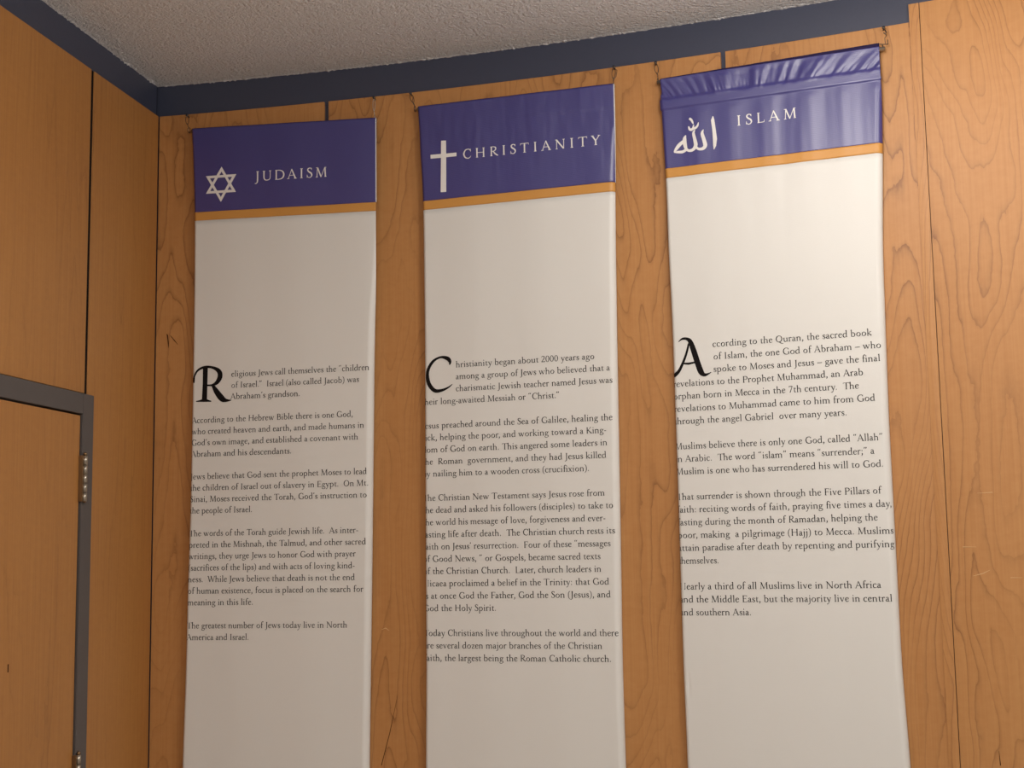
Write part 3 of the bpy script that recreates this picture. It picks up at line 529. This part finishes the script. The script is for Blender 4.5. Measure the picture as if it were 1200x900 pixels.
# ---------------- banners ----------------
def lerp_table(t, h):          # t: (x, h) pairs from top to bottom
    if h >= t[0][1]: return t[0][0]
    for (x0, h0), (x1, h1) in zip(t, t[1:]):
        if h >= h1: return x0 + (x1-x0)*(h0-h)/(h0-h1)
    (x0, h0), (x1, h1) = t[-2:]
    return x1 + (x1-x0)*(h1-h)/(h0-h1)*.4
def sm(a, b, x):
    t = min(1, max(0, (x-a)/(b-a))); return t*t*(3-2*t)
BOTTOM = .52
def roll_angle(k):             # angle A of a rolled edge for which A - sin A = k
    k = max(k, .0008); A = min(1.57, (6*k)**(1/3))
    for _ in range(6): A -= (A-math.sin(A)-k)/max(1e-4, 1-math.cos(A))
    return A
class Sheet:
    """cloth surface: unrolled width u and height h -> point in the banner's own frame"""
    def __init__(s, d, depth):
        s.d = d; s.depth = depth; s.u0 = d['left'][0][0]; s.u1 = d['right'][0][0]-.003
        sl = d['slide']; s.slide = sl
        # smooth the two outlines
        s.L = [(x, h) for x, h in d['left']]; s.R = [(x, h) for x, h in d['right']]
    def outline(s, t, h):
        return sum(lerp_table(t, h+k*.045)*w for k, w in ((-2, .1), (-1, .2), (0, .4), (1, .2), (2, .1)))
    def shift(s, h): return s.slide*(2.25-h) if h < 2.25 else 0.0
    def rolls(s, h):
        sh = s.shift(h); xl = s.outline(s.L, h)-sh; xr = s.outline(s.R, h)-sh
        rl, rr = .010, .018
        a, b = xl+rl, xr-rr
        if (xl-s.u0)/rl < .5708: a = s.u0 + rl*roll_angle((xl-s.u0)/rl)
        if (s.u1-xr)/rr < .5708: b = s.u1 - rr*roll_angle((s.u1-xr)/rr)
        return a, b, rl, rr, sh
    def point(s, u, h, lift=0.0):
        a, b, rl, rr, sh = s.rolls(h)
        w = s.depth(u, h)
        if u < a:
            t = min((a-u)/rl, 2.2); e = (a-u) - t*rl
            x = a-(rl+w*0)*math.sin(t) - e*math.cos(t); y = rl*(1-math.cos(t)) + e*math.sin(t); n = (-math.sin(t), -math.cos(t))
        elif u > b:
            t = min((u-b)/rr, 2.2); e = (u-b) - t*rr
            x = b+rr*math.sin(t) + e*math.cos(t); y = rr*(1-math.cos(t)) + e*math.sin(t); n = (math.sin(t), -math.cos(t))
        else: x, y, n = u, 0.0, (0, -1)
        k = lift+w
        return Vector((x+sh+n[0]*k, y+n[1]*k, h))
    def patch(s, top, bot, nu, nh, name, mat, parent, u0=None, u1=None, extra=None):
        u0 = s.u0 if u0 is None else u0; u1 = s.u1 if u1 is None else u1
        us = []
        for i in range(nu+1):
            us.append(u0 + (u1-u0)*i/nu)
        for c in (s.u0, s.u1):                       # finer columns in the rolled edges
            us += [c + (1 if c == s.u0 else -1)*.042*k/26 for k in range(1, 26)]
        us = sorted({round(u, 5) for u in us if u0-1e-9 <= u <= u1+1e-9})
        bm = bmesh.new(); prev = None
        for j in range(nh+1):
            t = j/nh; row = []
            for u in us:
                f = (u-s.u0)/(s.u1-s.u0)
                h = (top[0]+(top[1]-top[0])*f)*(1-t) + (bot[0]+(bot[1]-bot[0])*f)*t
                row.append(bm.verts.new(s.point(u, h, extra(u, t) if extra else 0.0)))
            if prev:
                for k in range(len(us)-1): bm.faces.new((prev[k], row[k], row[k+1], prev[k+1]))
            prev = row
        o = obj(name, bm, mat, parent, True, 'keep')
        so = o.modifiers.new('thickness', 'SOLIDIFY'); so.thickness = .0007; so.offset = -1
        return o
    def unroll(s, x, h):
        """unrolled width of a mark seen at x from the front (only differs in the rolled edges)"""
        a, b, rl, rr, sh = s.rolls(h)
        if x < a: return a - rl*math.asin(min(1, (a-x)/rl))
        if x > b: return b + rr*math.asin(min(1, (x-b)/rr))
        return x
    def ink(s, bm, L, Rr, lift, cols=1, front=False):
        """a pen stroke laid on the cloth; L and Rr are its two edges in (u, h)"""
        if front: L = [(s.unroll(*p), p[1]) for p in L]; Rr = [(s.unroll(*p), p[1]) for p in Rr]
        rows = [[bm.verts.new(s.point(p[0]+(q[0]-p[0])*c/cols, p[1]+(q[1]-p[1])*c/cols, lift)) for c in range(cols+1)] for p, q in zip(L, Rr)]
        for a, b in zip(rows, rows[1:]):
            for c in range(cols): bm.faces.new((a[c], b[c], b[c+1], a[c+1]))
    def write(s, bm, text, u, h, em, sx=1.0, track=0.0, slope=0.0, bold=True):
        x = 0.0; n = 0
        for i, c in enumerate(text):
            adv, strokes = G[c]
            for kind, pts in strokes:
                L, Rr = stroke_quads(kind, pts, bold); n += 1
                f = lambda p: (u+(x+p[0])*em/1000*sx, h+p[1]*em/1000+slope*(x+p[0])*em/1000*sx)
                s.ink(bm, [f(p) for p in L], [f(p) for p in Rr], .0004+.00002*(n % 7))
            x += adv + track + KERN.get(text[i:i+2], 0)
EM = .0271
def waves_flat(u, h): return .0006*math.sin(u*30+h*1.3) + .0001*math.sin(u*90+1.0+h*2)
def waves_mid(u, h):
    top = sm(2.6, 2.9, h)
    seam = .0012*sm(.25, .5, u)*sm(2.9275-.029*u, 2.9295-.029*u, h)
    return seam + .0006*math.sin(u*32+.8*h)+.0001*math.sin(u*85+2+h) + top*(.0009*noise.noise((u*28, h*9, 3.1)) + .0006*noise.noise((u*70, h*14, 7.7)))
def waves_gathered(u, h):
    sleeve = sm(2.905, 2.93, h)*(1-sm(2.958, 2.979, h)*.8)
    lean = (h-2.915)*(-.75+2.9*u)
    g = .0062*noise.noise(((u-lean)*27, 1.7, h*3)) + .0030*noise.noise(((u-lean)*62, 9.2, h*5)) + .0018*noise.noise(((u-lean)*140, 4.2, h*6))*(1-sm(2.925, 2.95, h))
    body = (1-sm(2.86, 2.9, h))
    fade = .35+.65*sm(2.5, 2.86, h)
    v = .0016*noise.noise((u*17, h*1.1, 5.5))+.0008*math.sin(u*62+1.5*math.sin(h*3))*sm(2.4, 2.75, h) + .0005*noise.noise((u*45, h*4, 1.5))
    strip = .0036*sm(2.885, 2.8882, h)*(1-sm(2.912, 2.922, h))
    dent = .004*math.exp(-((u-.040)/.005)**2-((h-1.292)/.009)**2)
    return sleeve*g + strip + body*fade*v*1.25 - dent
LINES = [((2.9844, 2.9649), (2.7160, 2.7035), (2.6890, 2.6765)), ((2.9854, 2.9826), (2.6930, 2.6945), (2.6655, 2.6665)), ((2.9772, 2.9787), (2.7154, 2.7143), (2.6878, 2.6865))]
INFO = [('hanging cloth banner with star emblem and title JUDAISM, nearest the room corner', waves_flat, 'star'),
        ('middle hanging cloth banner with white cross and title CHRISTIANITY', waves_mid, 'cross'),
        ('hanging cloth banner with gathered lavender top and title ISLAM', waves_gathered, 'script')]
for d, (top, l1, l2), (label, depth, emb) in zip(BANNERS, LINES, INFO):
    root = empty('banner', (d['origin'][0], d['origin'][1], 0), d['yaw']); tag(root, label, 'banner', 'hanging cloth banners with lettering')
    s = Sheet(d, depth); gathered = emb == 'script'
    s.patch(top, l1, 260 if gathered else 150, 110 if gathered else 60, 'header_band', M['purple'], root)
    s.patch(l1, l2, 150, 6, 'gold_stripe', M['gold'], root)
    s.patch(l2, (BOTTOM, BOTTOM), 130, 110, 'text_panel', M['white'], root)
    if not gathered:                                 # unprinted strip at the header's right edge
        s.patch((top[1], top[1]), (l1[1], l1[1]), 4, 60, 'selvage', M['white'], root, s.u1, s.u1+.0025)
    # rod in the top sleeve, and the cloth folded back over it
    bm = bmesh.new(); y = .0075
    cyl(bm, (s.u0-(.008 if gathered else .002), y, top[0]-.006), (s.u1+(.014 if gathered else .002), y, top[1]-.006), .0055, 16); rod = obj('hanging_rod', bm, M['steel'], root, True)
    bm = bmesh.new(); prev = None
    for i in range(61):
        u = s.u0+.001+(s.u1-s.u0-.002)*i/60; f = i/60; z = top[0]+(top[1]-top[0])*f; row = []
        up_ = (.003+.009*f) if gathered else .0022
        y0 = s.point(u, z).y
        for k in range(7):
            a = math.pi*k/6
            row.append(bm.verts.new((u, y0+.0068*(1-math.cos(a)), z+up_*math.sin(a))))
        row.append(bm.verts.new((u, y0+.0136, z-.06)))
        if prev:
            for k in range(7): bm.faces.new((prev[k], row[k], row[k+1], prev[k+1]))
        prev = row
    o = obj('rod_sleeve', bm, M['purple_shade'], root, True, 'keep'); so = o.modifiers.new('thickness', 'SOLIDIFY'); so.thickness = .0006; so.offset = -1
    # emblem
    bm = bmesh.new()
    if emb == 'script':
        for n, (kind, pts) in enumerate(d['emblem']):
            L, Rr = stroke_quads(kind, pts); s.ink(bm, L, Rr, .0005+.00003*n)
    else:
        for n, q in enumerate(d['emblem']): s.ink(bm, [q[0], q[1]], [q[3], q[2]], .0005+.00003*n)
    obj({'star': 'star_emblem', 'cross': 'cross_emblem', 'script': 'script_emblem'}[emb], bm, M['white_ink'], root, False)
    t = d['head']; bm = bmesh.new(); s.write(bm, t['text'], t['u']-.1*t['em']*.3, t['h'], t['em'], 1.0, t['track'], t['slope'])
    obj('title_lettering', bm, M['white_ink'], root, False)
    bm = bmesh.new()
    for n, (kind, pts) in enumerate(d['cap']):
        L, Rr = stroke_quads(kind, pts); s.ink(bm, L, Rr, .0006+.00003*n, 8, True)
    obj('initial_letter', bm, M['ink'], root, False)
    for para in d['paras']:
        bm = bmesh.new()
        for text, u, h, sx in para: s.write(bm, text, u, h, EM, sx)
        obj('paragraph', bm, M['ink'], root, False)

# ---------------- hangers ----------------
def hanger(x, z_nail, ex, ez, style, label):
    """nail in the panel and the wire that holds a rod end at (ex, ez)"""
    y = wall_y(x); root = empty('wire_hanger', (x, y, z_nail)); tag(root, label, 'hanger', 'wire hangers at the banner corners')
    dx, dz = ex-x, ez-z_nail; out = -.026
    bm = bmesh.new(); cyl(bm, (0, .012, 0), (0, -.017, .002), .0018, 10); cyl(bm, (0, -.017, .002), (0, -.0195, .0022), .0042, 14)
    obj('nail', bm, M['wire'], root, True)
    wire = M['pale_wire'] if style == 'pale' else M['wire']
    bm = bmesh.new()
    if style == 'hook':
        tube(bm, [(0, -.014, 0), (.004, -.018, -.006), (.006, -.02, -.012), (.003, -.022, -.017), (-.001, -.022, -.013)], .0016)
        tube(bm, [(.003, -.022, -.016), (.006, -.022, -.022), (dx*.6+.004, out, dz*.62), (dx+.006, out, dz*.85), (dx+.007, out, dz+.002)], .0009)
        tube(bm, [(dx-.010, out, dz+.001), (dx+.014, out, dz-.001)], .0012)
        tube(bm, [(dx+.013, out, dz-.001), (dx+.013, out, dz+.012)], .001)
    else:
        w = .0035 if style == 'pale' else .0052
        loop = [(math.sin(t)*w + dx*(.5-.5*math.cos(t))*.72, -.016+out*.3*(.5-.5*math.cos(t)), dz*.72*(.5-.5*math.cos(t))) for t in [2*math.pi*k/20 for k in range(20)]]
        tube(bm, loop, .0009, 8, True)
        tube(bm, [(dx*.7-.002, -.022, dz*.66), (dx*.85+.0015, out, dz*.86), (dx, out+.002, dz+.002)], .0011)
        if style == 'loose': tube(bm, [(.001, -.018, 0), (.009, -.02, -.010), (.006, -.022, dz*.6), (dx*.9, out, dz*.9)], .0008)
    obj('wire_loop', bm, wire, root, True)
    bm = bmesh.new(); tube(bm, [(dx+math.cos(t)*.0, out+.010+math.cos(t)*.0085, dz-.006+math.sin(t)*.0085) for t in [2*math.pi*k/16 for k in range(16)]], .0011, 8, True)
    obj('rod_ring', bm, wire, root, True)
hanger(-1.797, 3.031, -1.790, 2.9905, 'wire', 'thin wire hanger at the top left corner of the star banner, nearest the room corner')
hanger(-1.180, 3.030, -1.1770, 2.9725, 'pale', 'bright wire hanger at the top right corner of the star banner')
hanger(-1.062, 3.031, -1.049, 2.990, 'loose', 'thin wire hanger at the top left corner of the cross banner')
hanger(-.4360, 3.034, -.4390, 2.988, 'loose', 'dark wire hanger at the top right corner of the cross banner')
hanger(-.3143, 3.030, -.309, 2.985, 'wire', 'dark wire hanger at the top left corner of the lavender topped banner')
hanger(.3089, 3.030, .304, 2.983, 'hook', 'dark hook and thin chain at the top right corner of the lavender topped banner')
